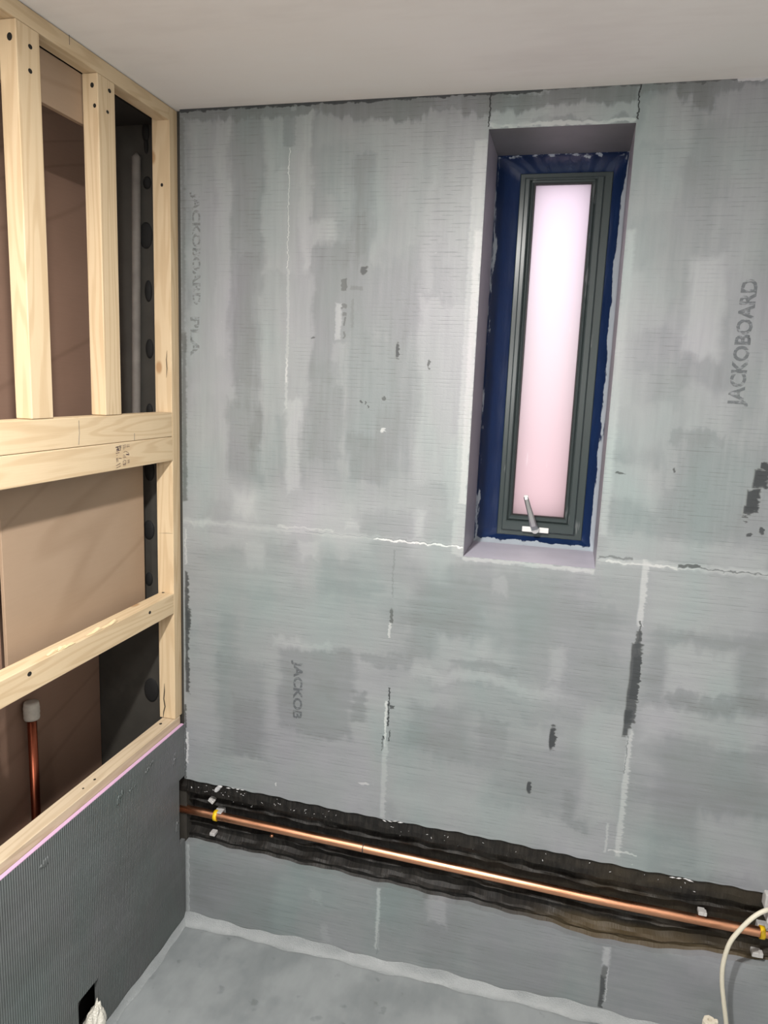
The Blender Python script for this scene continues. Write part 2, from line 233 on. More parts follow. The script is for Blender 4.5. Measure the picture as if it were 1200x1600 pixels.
    (0.37, 1.746, 0.0052, 0.0032, 0.2, 0.7, 0.25, 3), (0.502, 1.592, 0.0034, 0.0032, 0.15, 0.7, 0.25, 3), (0.514, 1.591, 0.0017, 0.0048, 0.15, 0.7, 0.25, 3), (0.56, 1.603, 0.0049, 0.0039, 0.2, 0.7, 0.25, 3),
    (0.522, 1.582, 0.0016, 0.004, 0.15, 0.7, 0.25, 3), (0.562, 1.523, 0.0067, 0.0056, 0.9, 0.7, 0.25, 3), (0.288, 0.503, 0.002, 0.006, 0.9, 0.7, 0.25, 3), (0.55, 0.553, 0.0182, 0.0038, 0.85, 0.6, 0.25, 3),
    (0.448, 1.877, 0.0075, 0.0122, 0.3, 0.7, 0.001, 1), (0.45, 1.824, 0.0059, 0.0054, 0.3, 0.6, 0.001, 1), (0.451, 1.806, 0.005, 0.0046, 0.3, 0.6, 0.001, 1), (0.452, 1.787, 0.0025, 0.0109, 0.28, 0.6, 0.001, 1),
    (0.48, 1.868, 0.0156, 0.0053, 0.4, 0.6, 0.002, 1), (0.453, 1.757, 0.0025, 0.0086, 0.3, 0.6, 0.001, 1), (0.472, 1.806, 0.0041, 0.0324, 0.38, 0.35, 0.002, 1), (0.3, 0.152, 0.2999, 0.1724, 0.52, 0.55, 0.034, 0),
    (0.157, 0.099, 0.1352, 0.1017, 0.45, 0.6, 0.0255, 0), (0.054, 0.103, 0.0319, 0.0433, 0.445, 0.46, 0.017, 0), (0.41, 0.169, 0.0195, 0.0155, 0.64, 0.46, 0.0068, 0), (0.917, 0.132, 0.2918, 0.1563, 0.49, 0.55, 0.034, 0),
    (0.787, 0.126, 0.0534, 0.1042, 0.45, 0.46, 0.0255, 0), (0.765, 0.216, 0.0266, 0.0392, 0.63, 0.64, 0.0102, 0), (1.062, 0.18, 0.0824, 0.0476, 0.525, 0.46, 0.034, 0), (1.016, 0.08, 0.1346, 0.0779, 0.46, 0.46, 0.0255, 0),
    (0.457, 0.05, 0.0146, 0.0313, 0.63, 0.46, 0.0068, 0), (1.424, 0.13, 0.1875, 0.0918, 0.48, 0.55, 0.034, 0), (1.511, 0.21, 0.08, 0.0179, 0.6, 0.37, 0.017, 0), (1.148, 0.144, 0.0485, 0.0664, 0.555, 0.37, 0.017, 0),
    (0.603, 0.147, 0.005, 0.0975, 0.74, 0.8, 0.003, 1), (0.605, 0.065, 0.0015, 0.035, 0.42, 0.5, 0.001, 1), (1.222, 0.18, 0.0085, 0.03, 0.72, 0.75, 0.004, 1), (1.222, 0.138, 0.006, 0.0175, 0.3, 0.7, 0.003, 2),
    (1.22, 0.077, 0.0055, 0.0475, 0.14, 0.75, 0.003, 2), (1.231, 0.1, 0.0015, 0.05, 0.8, 0.6, 0.001, 1),
]
def wall_paint(name, strokes, base=.5, grooves='z', rough=.42, ridge=.25, var=1.0):
    s = N(name); p = s.pos()
    # brush warps
    n1 = s.n('TexNoise', i_Scale=7.0, i_Detail=2.0); s.set(n1.inputs['Vector'], p)
    n2 = s.n('TexNoise', i_Scale=45.0, i_Detail=3.0); s.set(n2.inputs['Vector'], s.scale(p, (1, 1, .45)))
    n3 = s.n('TexNoise', i_Scale=130.0, i_Detail=3.0); s.set(n3.inputs['Vector'], s.scale(p, (.35, 1, 1)))
    o1 = s.scale(s.vmath('SUBTRACT', n1.outputs[1], (.5, .5, .5)), (.055, 0, .085))
    o2 = s.scale(s.vmath('SUBTRACT', n2.outputs[1], (.5, .5, .5)), (.022, 0, .05))
    o3 = s.scale(s.vmath('SUBTRACT', n3.outputs[1], (.5, .5, .5)), (.012, 0, .006))
    P0 = s.vmath('ADD', s.vmath('ADD', p, o1), o2); P0 = s.vmath('ADD', P0, o3)
    P1 = s.vmath('ADD', p, o3); P1 = s.vmath('ADD', P1, s.scale(o2, (.4, 0, .35))); P1 = s.vmath('ADD', P1, s.scale(o3, (0, 0, 1.2)))
    sep = s.n('SeparateXYZ'); s.set(sep.inputs[0], p)
    # bristle streaks, horizontal below, vertical above
    sv = s.noise(s.scale(p, (60, 60, 5)), 1.0, 4, .6); sh = s.noise(s.scale(p, (5, 5, 90)), 1.0, 4, .6)
    hz = s.maprange(s.math('ADD', sep.outputs[2], s.math('MULTIPLY', s.math('SUBTRACT', n1.outputs[0], .5), .5)), 1.20, 1.42)
    st = s.n('Mix', data_type='FLOAT'); s.set(st.inputs[0], hz); s.set(st.inputs[2], sh); s.set(st.inputs[3], sv); st = st.outputs[0]
    patch_v = s.noise(s.scale(P0, (9, 9, 1.6)), 1.0, 3, .6); patch_h = s.noise(s.scale(P0, (2.2, 2.2, 7)), 1.0, 3, .6)
    pm = s.n('Mix', data_type='FLOAT'); s.set(pm.inputs[0], hz); s.set(pm.inputs[2], patch_h); s.set(pm.inputs[3], patch_v); pm = pm.outputs[0]
    V = s.math('ADD', base, s.math('MULTIPLY', s.math('SUBTRACT', pm, .5), .30 * var))
    rag = s.math('MULTIPLY', s.math('SUBTRACT', st, .5), .035); rag1 = s.math('MULTIPLY', s.math('SUBTRACT', st, .5), .006); rag2 = s.math('MULTIPLY', s.math('SUBTRACT', n3.outputs[0], .5), .013); rag3 = s.math('MULTIPLY', s.math('SUBTRACT', n3.outputs[0], .5), 1.6)
    for (cx, cz, hx, hzz, tone, op, soft, kind) in strokes:
        x = s.n('Group', node_tree=g2 if kind == 3 else g)
        s.set(x.inputs['V'], V); s.set(x.inputs['P'], P1 if kind else P0); x.inputs['Centre'].default_value = (cx, 0, cz); x.inputs['Half'].default_value = (hx, 10, hzz)
        x.inputs['Tone'].default_value = tone; x.inputs['Opacity'].default_value = op; x.inputs['Soft'].default_value = soft
        s.set(x.inputs['Ragged'], (rag, rag1, rag2, rag3)[kind])
        V = x.outputs[0]
    V = s.math('ADD', V, s.math('MULTIPLY', s.math('SUBTRACT', st, .5), .12 * var))
    # board grooves
    if grooves:
        ax = sep.outputs[2] if grooves == 'z' else sep.outputs[1]
        per = .0093 if grooves == 'z' else .0068
        fr = s.math('PINGPONG', s.math('ADD', ax, s.math('MULTIPLY', n3.outputs[0], .0006)), per / 2)
        gl = s.maprange(fr, 0.0003, .0016 if grooves == 'z' else per / 2, 1, 0)
        if grooves == 'z':
            dash = s.maprange(s.noise(s.scale(p, (16, 1, 100)), 1.0, 3, .7), .45, .62)
            reg = s.maprange(s.noise(p, 4.0, 2), .38, .58)
            gm = s.math('MULTIPLY', s.math('MULTIPLY', gl, dash), reg)
            V = s.math('SUBTRACT', V, s.math('MULTIPLY', gm, .06))
        else: gm = gl
        h = s.math('SUBTRACT', s.math('MULTIPLY', st, .6), s.math('MULTIPLY', gm, .8 if grooves == 'z' else 1.6))
    else: h = st
    h = s.math('ADD', h, s.math('MULTIPLY', s.noise(p, 220, 3), .5))
    # small pinholes and flecks
    fl = s.maprange(s.noise(p, 75, 2, .5), .76, .79); V = s.math('ADD', V, s.math('MULTIPLY', fl, .10))
    col = s.ramp(V, RAMP)
    tint = s.noise(s.scale(P0, (5, 5, 2.5)), 1.0, 2)
    tc = s.ramp(tint, [(0.30, (1.05, 1.0, 1.05)), (.5, (1, 1, 1)), (.70, (.92, 1.01, .99))])
    x = s.n('MixRGB', blend_type='MULTIPLY'); x.inputs[0].default_value = 1; s.set(x.inputs[1], col); s.set(x.inputs[2], tc)
    s.bsdf(x.outputs[0], rough, 0, s.bump(h, ridge, .0015), .45); return s.m

def wood(name, axis, light=(.66, .52, .34), dark=(.50, .355, .205), scale=1.0, seed=0., knots=True):
    s = N(name); p = s.obj()
    rnd = s.n('ObjectInfo').outputs['Random']
    off = s.n('CombineXYZ'); s.set(off.inputs[0], s.math('MULTIPLY', rnd, 17.3)); s.set(off.inputs[1], s.math('MULTIPLY', rnd, 31.1)); s.set(off.inputs[2], seed)
    p = s.vmath('ADD', p, off.outputs[0])
    k = 'xyz'.index(axis); sc = [1, 1, 1]; sc[k] = .07
    q = s.scale(p, sc)
    big = s.noise(q, 14, 2, .5)
    rings = s.math('SINE', s.math('MULTIPLY', s.math('ADD', s.math('MULTIPLY', big, 1.0), 0), 75))
    rr = s.maprange(rings, -.2, 1.0)
    sc2 = [1, 1, 1]; sc2[k] = .025
    fine = s.noise(s.scale(p, sc2), 420, 3, .6)
    f = s.math('ADD', s.math('MULTIPLY', rr, .42), s.math('MULTIPLY', fine, .35))
    f = s.math('ADD', f, s.math('MULTIPLY', s.noise(p, 9, 3), .35)); f = s.math('SUBTRACT', f, .2)
    col = s.mix(s.math('MULTIPLY', f, 1.0, clamp=True), light, dark)
    if knots:
        sc3 = [1, 1, 1]; sc3[k] = .55
        v = s.n('TexVoronoi', i_Scale=9.0); s.set(v.inputs['Vector'], s.scale(s.vmath('ADD', p, (3.1, 1.7, 5.5)), sc3))
        kn = s.maprange(v.outputs['Distance'], .05, .11, 1, 0)
        sel = s.math('GREATER_THAN', s.n('SeparateColor', i_0=v.outputs['Color']).outputs[0], .45)
        kk = s.math('MULTIPLY', s.math('MULTIPLY', kn, sel), .75)
        col = s.mix(kk, col, (.36, .19, .08))
    s.bsdf(col, .62, 0, s.bump(fine, .25, .0008), .3); return s.m

def ply(name, light, dark, axis='y'):
    s = N(name); p = s.obj(); sc = (1, .35, 1.5)
    big = s.noise(s.vmath('ADD', s.scale(p, sc), s.n('CombineXYZ', i_2=s.math('MULTIPLY', s.n('SeparateXYZ', i_0=p).outputs[1], -.55)).outputs[0]), 1.9, 1, .4)
    band = s.maprange(s.math('PINGPONG', s.math('ADD', big, .02), .085), .0, .016, 1, 0)
    patch = s.noise(p, 5, 3, .5); fine = s.noise(s.scale(p, (1, 14, 240)), 1.0, 3)
    f = s.math('ADD', s.math('MULTIPLY', band, .30), s.math('ADD', s.math('MULTIPLY', patch, .5), s.math('MULTIPLY', fine, .22)), clamp=True)
    col = s.mix(f, light, dark)
    s.bsdf(col, .6, 0, s.bump(fine, .1, .0006), .3); return s.m

# ------------------------------------------------------------------ materials
M = {}
SEAM = 1.2465
near = lambda lo, hi: [t for t in STROKES if t[1] + t[3] > lo - (.012 if t[7] else .07) and t[1] - t[3] < hi + (.012 if t[7] else .07)]
M['wall'] = wall_paint('tanking_paint_upper_boards', near(SEAM, 3), base=.53)      # the same paint; only the brush marks listed differ
M['wall_mid'] = wall_paint('tanking_paint_middle_boards', near(.44, SEAM), base=.53)
M['wall_low'] = wall_paint('tanking_paint_lower_board', near(0, .28), base=.53)
M['board'] = wall_paint('bare_backer_board', [
    (0, .0, 9, .16, .32, .6, .03, 0)], base=.372, grooves='y', ridge=.6, rough=.5, var=.5)
M['cavity'] = plain('unpainted_board_back', (.044, .041, .035), .6, var=.2, vs_=22, bumpy=.3)  # dark grey board, darkened further: cavity shade put into its colour
M['reveal'] = plain('reveal_paint', (.32, .31, .35), .45, var=.10, vs_=14, bumpy=.25)  # wall paint with the lilac of the daylight put into its colour
s = N('floor_paint'); p = s.pos()
f1 = s.noise(p, 4.5, 4, .55); f2 = s.noise(s.scale(p, (8, 3, 1)), 4, 4, .6); f3 = s.noise(p, 60, 3)
v = s.math('ADD', s.math('MULTIPLY', s.maprange(f1, .42, .66), -.09), .585); v = s.math('ADD', v, s.math('MULTIPLY', s.math('SUBTRACT', f2, .5), .10))
v = s.math('SUBTRACT', v, s.math('MULTIPLY', s.maprange(s.noise(p, 17, 3), .63, .72), .08))
s.bsdf(s.ramp(v, RAMP), .38, 0, s.bump(s.math('ADD', f3, f2), .25, .0012), .45); M['floor'] = s.m
s = N('joint_paint'); p = s.pos(); f3 = s.noise(p, 90, 4, .65); f1 = s.noise(p, 14, 3)
v = s.math('ADD', .60, s.math('MULTIPLY', s.math('SUBTRACT', f1, .5), .2))
s.bsdf(s.ramp(v, RAMP), .20, 0, s.bump(s.noise(p, 240, 4, .7), .8, .0022), .6); M['joint'] = s.m
s = N('ceiling_plaster'); p = s.pos(); f1 = s.noise(s.scale(p, (1, 2.2, 1)), 2.4, 4, .55); f2 = s.noise(s.scale(p, (3, 14, 1)), 3, 3)
c = s.ramp(s.math('ADD', s.math('MULTIPLY', f1, .8), s.math('MULTIPLY', f2, .2)), [(.3, (.76, .725, .70)), (.5, (.83, .80, .775)), (.7, (.84, .82, .80))])
s.bsdf(c, .7, 0, s.bump(f2, .12, .001), .3); M['ceiling'] = s.m
M['head'] = plain('reveal_head_shaded', (.165, .165, .172), .55, var=.12, vs_=14, bumpy=.2)  # same reveal paint, shade under the window head put into its colour
M['sill'] = plain('reveal_sill_daylit', (.50, .49, .56), .45, var=.08, vs_=14, bumpy=.25)  # same reveal paint, daylight on the sill put into its colour
M['room'] = plain('room_wall_paint', (.55, .55, .54), .7, var=.03)
M['wood_z'] = wood('pine_upright', 'z')
M['wood_y'] = wood('pine_level', 'y')
M['wood_dull'] = wood('pine_level_duller', 'y', (.60, .49, .35), (.44, .33, .215))
M['ply'] = ply('plywood_face', (.39, .285, .20), (.27, .185, .12))
M['ply_far'] = ply('plywood_shaded_face', (.33, .21, .155), (.19, .115, .08))  # plywood darkened: the unlit cavity's shade is in the colour
M['pink'] = plain('pink_foam', (.60, .38, .56), .7, var=.04)
M['hole'] = plain('cavity_shade_dark', (.012, .010, .008), .9)  # near-black of the added cavity shade board
M['navy'] = None
s = N('membrane_blue'); p = s.pos(); sep = s.n('SeparateXYZ', i_0=p)
nz = s.noise(s.scale(p, (30, 30, 10)), 1.0, 4, .65)
dx = s.math('ABSOLUTE', s.math('SUBTRACT', sep.outputs[0], .9445)); dz = s.math('ABSOLUTE', s.math('SUBTRACT', sep.outputs[2], 1.7205))
edge = s.math('MAXIMUM', s.math('SUBTRACT', dx, .160), s.math('SUBTRACT', dz, .5015))   # 0 at the reveal
rim = s.maprange(edge, -.022, -.002, -.30, .17)
low = s.math('SUBTRACT', s.maprange(sep.outputs[2], 1.232, 1.215, 0, .14), s.maprange(sep.outputs[2], 2.16, 2.20, 0, .07)); right = s.maprange(sep.outputs[0], 1.075, 1.10, 0, .10)
t_ = s.math('ADD', s.math('ADD', nz, rim), s.math('ADD', low, s.math('SUBTRACT', right, s.maprange(sep.outputs[0], .82, .80, 0, .07))))
mk = s.maprange(t_, .60, .66)
col = s.mix(mk, s.mix(nz, (.004, .013, .050), (.010, .028, .095)), (.42, .47, .52))
s.bsdf(col, s.maprange(mk, 0, 1, .28, .55), 0, s.bump(nz, .5, .003), .55); M['navy'] = s.m
s = N('grey_upvc'); p = s.pos(); nz = s.noise(s.scale(p, (40, 40, 7)), 1.0, 3, .6)
col = s.mix(s.maprange(nz, .66, .72, 0, .35), (.050, .064, .064), (.26, .27, .27)); s.bsdf(col, .25, 0, None, .28); M['upvc'] = s.m
M['gasket'] = plain('black_gasket', (.006, .006, .006), .5)
s = N('frosted_glass_film'); p = s.pos(); sep = s.n('SeparateXYZ', i_0=p)
v_ = s.n('TexNoise', i_Scale=1.0, i_Detail=4.0); s.set(v_.inputs['Vector'], s.scale(p, (60, 60, 12)))
sp = s.maprange(v_.outputs[0], .66, .72, 0, .4)
col = s.mix(sp, s.ramp(s.maprange(sep.outputs[2], 1.3, 2.15), [(0, (.83, .70, .715)), (.55, (.87, .79, .81)), (1, (.92, .84, .90))]), (.95, .9, .9))  # pink film, paler upward: daylight gradient painted into its colour
tr = s.n('BsdfTranslucent'); s.set(tr.inputs[0], col); gl = s.n('BsdfGlossy'); gl.inputs['Roughness'].default_value = .35; gl.inputs[0].default_value = (.9, .9, .9, 1)
mxs = s.n('MixShader'); mxs.inputs[0].default_value = .03; s.t.links.new(tr.outputs[0], mxs.inputs[1]); s.t.links.new(gl.outputs[0], mxs.inputs[2]); s.t.links.new(mxs.outputs[0], s.out.inputs[0]); M['glass'] = s.m
M['white_pl'] = plain('white_plastic', (.74, .74, .72), .35, var=.03)
M['dirty_white'] = plain('dirty_white_plastic', (.52, .51, .50), .5, var=.12, bumpy=.3)
M['conduit'] = plain('dusty_conduit', (.17, .155, .14), .7, var=.25, vs_=25)
M['metal'] = plain('brushed_metal', (.50, .50, .50), .28, 1.0, var=.1)
M['darkmetal'] = plain('dark_hinge', (.12, .11, .11), .4, .6)
M['yellow'] = plain('yellow_clip', (.86, .56, .01), .4, var=.04)
M['cable'] = plain('cream_cable', (.68, .64, .52), .42, var=.05)
M['cream'] = plain('cream_fitting', (.72, .66, .54), .5, var=.12, vs_=120)
M['dab'] = plain('black_adhesive', (.004, .004, .004), .8, var=.2, bumpy=.4)
s = N('copper_long'); p = s.obj(); nz = s.noise(s.scale(p, (8, 60, 60)), 1.0, 4, .6)
s.bsdf(s.mix(nz, (.62, .27, .15), (.88, .47, .29)), s.maprange(nz, .3, .7, .26, .40), 1.0); M['copper'] = s.m
s = N('copper_stub'); p = s.obj(); nz = s.noise(s.scale(p, (60, 60, 8)), 1.0, 4, .6)
s.bsdf(s.mix(nz, (.22, .05, .03), (.42, .13, .07)), .32, 1.0); M['copper2'] = s.m
M['tape'] = plain('white_tape', (.62, .58, .52), .6, var=.15, bumpy=.5)
s = N('clear_bag'); p = s.obj(); nz = s.noise(p, 60, 4, .6)
s.bsdf((.62, .60, .53), .15, 0, s.bump(nz, 1.0, .01), .7); M['bag'] = s.m
s = N('chase_dirt'); p = s.pos(); sep = s.n('SeparateXYZ', i_0=p)
n1 = s.noise(s.scale(p, (90, 1, 18)), 1.0, 4, .65); n2 = s.noise(p, 260, 3, .6); n3 = s.noise(s.scale(p, (3, 1, 8)), 1.0, 3)
rx = s.maprange(sep.outputs[0], .55, 1.3, 0, .75)
rust = s.math('MULTIPLY', rx, s.maprange(n3, .40, .70))
c0 = s.mix(s.maprange(n1, .35, .75), (.006, .0055, .005), (.024, .021, .018))
c1 = s.mix(rust, c0, (.046, .035, .020))
low = s.math('MULTIPLY', s.maprange(sep.outputs[2], .275, .245), s.maprange(sep.outputs[0], .95, 1.2)); c1 = s.mix(s.math('MULTIPLY', low, .5), c1, (.12, .085, .04))
sp = s.maprange(n2, .70, .74, 0, .55); c2 = s.mix(sp, c1, (.26, .24, .22))
s.bsdf(c2, .55, 0, s.bump(n1, .6, .004), .35); M['chase'] = s.m
M['chip'] = plain('wood_chip', (.80, .62, .38), .6)
M['plaster'] = plain('white_plaster_lump', (.62, .62, .63), .6, var=.1, bumpy=.4)
M['ink'] = None
def ink(name, col, cut, sc=90, mx_=.8):
    s = N(name); p = s.pos(); nz = s.noise(s.scale(p, (.5, 1, 1.6)), sc, 4, .7)
    a = s.maprange(nz, cut, cut + .16, 0, mx_)
    b = s.n('BsdfPrincipled'); b.inputs['Base Color'].default_value = (*col, 1); b.inputs['Roughness'].default_value = .5
    t = s.n('BsdfTransparent'); m = s.n('MixShader'); s.set(m.inputs[0], a); s.t.links.new(t.outputs[0], m.inputs[1]); s.t.links.new(b.outputs[0], m.inputs[2]); s.t.links.new(m.outputs[0], s.out.inputs[0]); return s.m
M['ink'] = ink('board_print', (.10, .115, .13), .36, mx_=.50)
M['ink_faint'] = ink('board_print_faint', (.14, .155, .16), .40, mx_=.36)
M['stamp'] = ink('timber_stamp_ink', (.06, .03, .05), .36, 240, .9)

# ================================================================== room shell
H = 2.3
st = lambda o: tag(o, kind='structure')
# back wall, one lining of boards, window opening cut through it
WX0, WX1, WZ0, WZ1 = .784, 1.105, 1.219, 2.222
bm = bmesh.new(); T = .22
for z0, z1, mi in ((.48, WZ0, 2), (WZ0, SEAM, 2), (SEAM, WZ1, 0), (WZ1, H, 0)):
    if z0 in (WZ0, SEAM): box(bm, (0, 0, z0), (WX0, T, z1), mi=mi); box(bm, (WX1, 0, z0), (1.95, T, z1), mi=mi)
    else: box(bm, (0, 0, z0), (1.95, T, z1), mi=mi)
box(bm, (0, .06, .20), (1.95, T, .48))
bm.faces.ensure_lookup_table(); bm.normal_update()
for f in bm.faces:
    c = f.calc_center_median()
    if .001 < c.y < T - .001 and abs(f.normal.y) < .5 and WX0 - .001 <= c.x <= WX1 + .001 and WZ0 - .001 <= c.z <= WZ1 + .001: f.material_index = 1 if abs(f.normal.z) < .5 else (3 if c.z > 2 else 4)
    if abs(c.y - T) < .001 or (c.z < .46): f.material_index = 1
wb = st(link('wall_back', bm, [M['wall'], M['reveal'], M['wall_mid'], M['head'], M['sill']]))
# board below the chase, with an uneven cut top edge
def chase_bot(x): return .2625 - .022 * x / .9 + (-.014 * math.exp(-((x - 1.22) / .16) ** 2)) + (.030 * max(0, x - 1.3) / .3) + .0025 * math.sin(x * 31) + .0015 * math.sin(x * 83)
def chase_top(x): return .466 - .012 * x + .0022 * math.sin(x * 9) + .0012 * math.sin(x * 47 + 1) + .0012 * math.sin(x * 110)
def strip(bm, fn0, fn1, x0=0., x1=1.95, n=220, y0=0., y1=.05):
    cols = []
    for i in range(n + 1):
        x = x0 + (x1 - x0) * i / n
        cols.append([bm.verts.new(c) for c in ((x, y0, fn0(x)), (x, y0, fn1(x)), (x, y1, fn1(x)), (x, y1, fn0(x)))])
    for A, B in zip(cols, cols[1:]):
        for k in range(4): bm.faces.new((A[k], A[(k + 1) % 4], B[(k + 1) % 4], B[k]))
    bm.faces.new(cols[0][::-1]); bm.faces.new(cols[-1])
bm = bmesh.new(); strip(bm, lambda x: 0., chase_bot); link('lower_board', bm, M['wall_low'], wb)
bm = bmesh.new(); strip(bm, chase_top, lambda x: .48); 
for v in bm.verts:
    if v.co.y > .01 and v.co.z < .479: v.co.z -= .004
link('board_edge', bm, M['wall_mid'], wb)
# chase lining: dirty stepped profile run along x
prof = [(.000, .474), (.006, .462), (.004, .440), (.005, .424), (.016, .421), (.030, .418), (.034, .395), (.028, .391), (.024, .387), (.036, .382), (.044, .372), (.047, .340), (.040, .322),
        (.030, .317), (.027, .313), (.036, .309), (.038, .290), (.026, .283), (.019, .279), (.021, .274), (.024, .266), (.014, .255), (.006, .246), (.004, .225)]
bm = bmesh.new(); cols = []; n = 320
for i in range(n + 1):
    x = -.05 + 2.0 * i / n; col = []
    for j, (y, z) in enumerate(prof):
        tt = (z - .24) / .234; zz = (chase_bot(max(x, 0)) - .02) * (1 - tt) + (chase_top(max(x, 0)) + .006) * tt
        k = 1.0 + .08 * math.sin(x * 13 + j * 2.1) * (0 if j < 2 else 1)
        col.append(bm.verts.new((x, y * (k if 5 < j < 20 else 1) + .0012 * math.sin(x * 70 + j * 3) + .002, zz + .0012 * math.sin(x * 41 + j * 1.7))))
    cols.append(col)
for A, B in zip(cols, cols[1:]):
    for k in range(len(prof) - 1): bm.faces.new((A[k], A[k + 1], B[k + 1], B[k]))
link('recess_lining', bm, M['chase'], wb)
# floor, ceiling, other walls
st(boxobj('floor', (-.42, -3.0, -.08), (1.95, .0, 0), M['floor']))
st(boxobj('ceiling', (-.42, -3.0, H), (1.95, .22, H + .08), M['ceiling']))
st(boxobj('wall_right', (1.95, -3.0, 0), (2.03, .22, H), M['room']))
st(boxobj('wall_rear', (-.42, -3.08, 0), (1.95, -3.0, H), M['room']))
# cavity beyond the stud frame
wc = st(boxobj('wall_cavity', (-.42, -3.0, 0), (-.300, .22, H), M['room']))
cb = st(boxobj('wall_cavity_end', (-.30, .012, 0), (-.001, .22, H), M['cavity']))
boxobj('cavity_shade_board', (-.299, -1.25, 2.272), (-.068, .011, 2.2995), M['hole'], wc)  # added dark board, stands in for shade under the cavity ceiling
# left wall: backer board with pink core, notch at the chase and a cut hole
ZT = .640
bm = bmesh.new()
def lb(y0, y1, z0, z1): box(bm, (-.012, y0, z0), (0, y1, z1))
lb(-3.0, -.502, 0, ZT); lb(-.502, -.424, .165, ZT); lb(-.502, -.424, 0, .02); lb(-.424, -.032, 0, ZT); lb(-.032, 0, 0, .272); lb(-.032, 0, .478, ZT)
# slanted upper corner of the hole
wl = st(link('wall_left', bm, M['board']))
bm = bmesh.new(); box(bm, (-.0105, -2.9, ZT - .0005), (-.0008, -.001, ZT + .0012)); link('foam_core', bm, M['pink'], wl)['label'] = 'pink foam edge of the board'
bm = bmesh.new()
for (y0, z0, y1, z1, w_) in ((-.20, .60, -.17, .605, .010), (-.33, .585, -.31, .60, .012), (-.06, .55, -.05, .57, .010), (-.05, .33, -.045, .35, .009), (-.58, .60, -.60, .59, .012), (-.25, .59, -.28, .582, .004)):
    for k in range(5):
        t = k / 4; y = y0 + (y1 - y0) * t; z = z0 + (z1 - z0) * t
        bmesh.ops.create_icosphere(bm, subdivisions=2, radius=1, matrix=Matrix.Translation((.0005, y + random.uniform(-.004, .004), z + random.uniform(-.005, .005))) @ Matrix.Diagonal((.0016, w_ * random.uniform(.3, .7), w_ * random.uniform(.25, .9), 1)))
link('sealer_blob', bm, M['board'], wl, True)['kind'] = 'stuff'
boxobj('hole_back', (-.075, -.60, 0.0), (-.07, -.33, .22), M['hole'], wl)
# sealed joints between floor and walls
def cove(bm, pts_axis, a, b, n, wdt, hgt):
    rows = []
    for i in range(n + 1):
        t = a + (b - a) * i / n; r = []
        ww = wdt * (1 + .16 * math.sin(t * 23) + .10 * math.sin(t * 61)); hh = hgt * (1 + .2 * math.sin(t * 17 + 1) + .12 * math.sin(t * 57))
        for k in range(6):
            s_ = k / 5; o = ww * s_ + .0008; z = hh * (1 - s_) ** 1.8 + .0008
            r.append(bm.verts.new((t, -o, z) if pts_axis == 'x' else (o, t, z)))
        rows.append(r)
    for A, B in zip(rows, rows[1:]):
        for k in range(5): bm.faces.new((A[k], A[k + 1], B[k + 1], B[k]))
bm = bmesh.new(); cove(bm, 'x', 0, 1.95, 240, .024, .024); st(link('trim_1', bm, M['joint'], None, True))
bm = bmesh.new(); cove(bm, 'y', -2.9, 0, 200, .018, .014); st(link('trim_2', bm, M['joint'], None, True))
bm = bmesh.new(); strip_pts = [(0.0008, .0), (.002, -.0015), (.012, -.0012), (.0135, .0)]
rows = []
for i in range(30):
    z = .005 + .253 * i / 29; j = .0018 * math.sin(i * 1.9)
    rows.append([bm.verts.new((x + (j if k > 1 else 0), y - .0003, z)) for k, (x, y) in enumerate(strip_pts)])
for A, B in zip(rows, rows[1:]):
    for k in range(3): bm.faces.new((A[k], A[k + 1], B[k + 1], B[k]))
st(link('trim_3', bm, M['joint'], None, True))

# ------------------------------------------------------------------ printing on the boards
def text(s_, start, end, h, mat, mode, name, parent, plane='y'):
    cu = bpy.data.curves.new('t', 'FONT'); cu.body = s_; cu.offset = .035; cu.resolution_u = 3
    o = bpy.data.objects.new('t', cu); C.objects.link(o); bpy.context.view_layer.update()
    me = bpy.data.meshes.new_from_object(o.evaluated_get(bpy.context.evaluated_depsgraph_get()))
    C.objects.unlink(o); bpy.data.objects.remove(o)
    xs = [v.co.x for v in me.vertices]; ys = [v.co.y for v in me.vertices]; x0, x1, y0, y1 = min(xs), max(xs), min(ys), max(ys)
    A = Vector(start); B = Vector(end); d = (B - A); Ln = d.length; d.normalize()
    nrm = Vector((0, -1, 0)) if plane == 'y' else Vector((1, 0, 0))
    up = nrm.cross(d)
    bm = bmesh.new(); bm.from_mesh(me)
    for v in bm.verts: v.co = A + d * ((v.co.x - x0) / (x1 - x0) * Ln) + up * ((v.co.y - y0) / (y1 - y0) * h) + nrm * .0006
    return link(name, bm, mat, parent)
text('JACKOBOARD', [0.0269, 0.0, 2.1027], [0.0269, 0.0, 1.8234], .030, M['ink_faint'], 'cw', 'printed_lettering', wb)
text('PLA', [0.0269, 0, 1.7924], [0.0269, 0, 1.6916], .026, M['ink_faint'], 'cw', 'printed_lettering', wb)
text('JACKOB', [0.3275, 0.0, 0.8816], [0.3275, 0, 0.7109], .035, M['ink'], 'cw', 'printed_lettering', wb)
text('JACKOBOARD', [1.3982, 0, 1.62], [1.3982, 0, 1.895], .043, M['ink'], 'ccw', 'printed_lettering', wb)


# ------------------------------------------------------------------ window
win = st(empty('window_1', (.9445, .22, WZ0)))
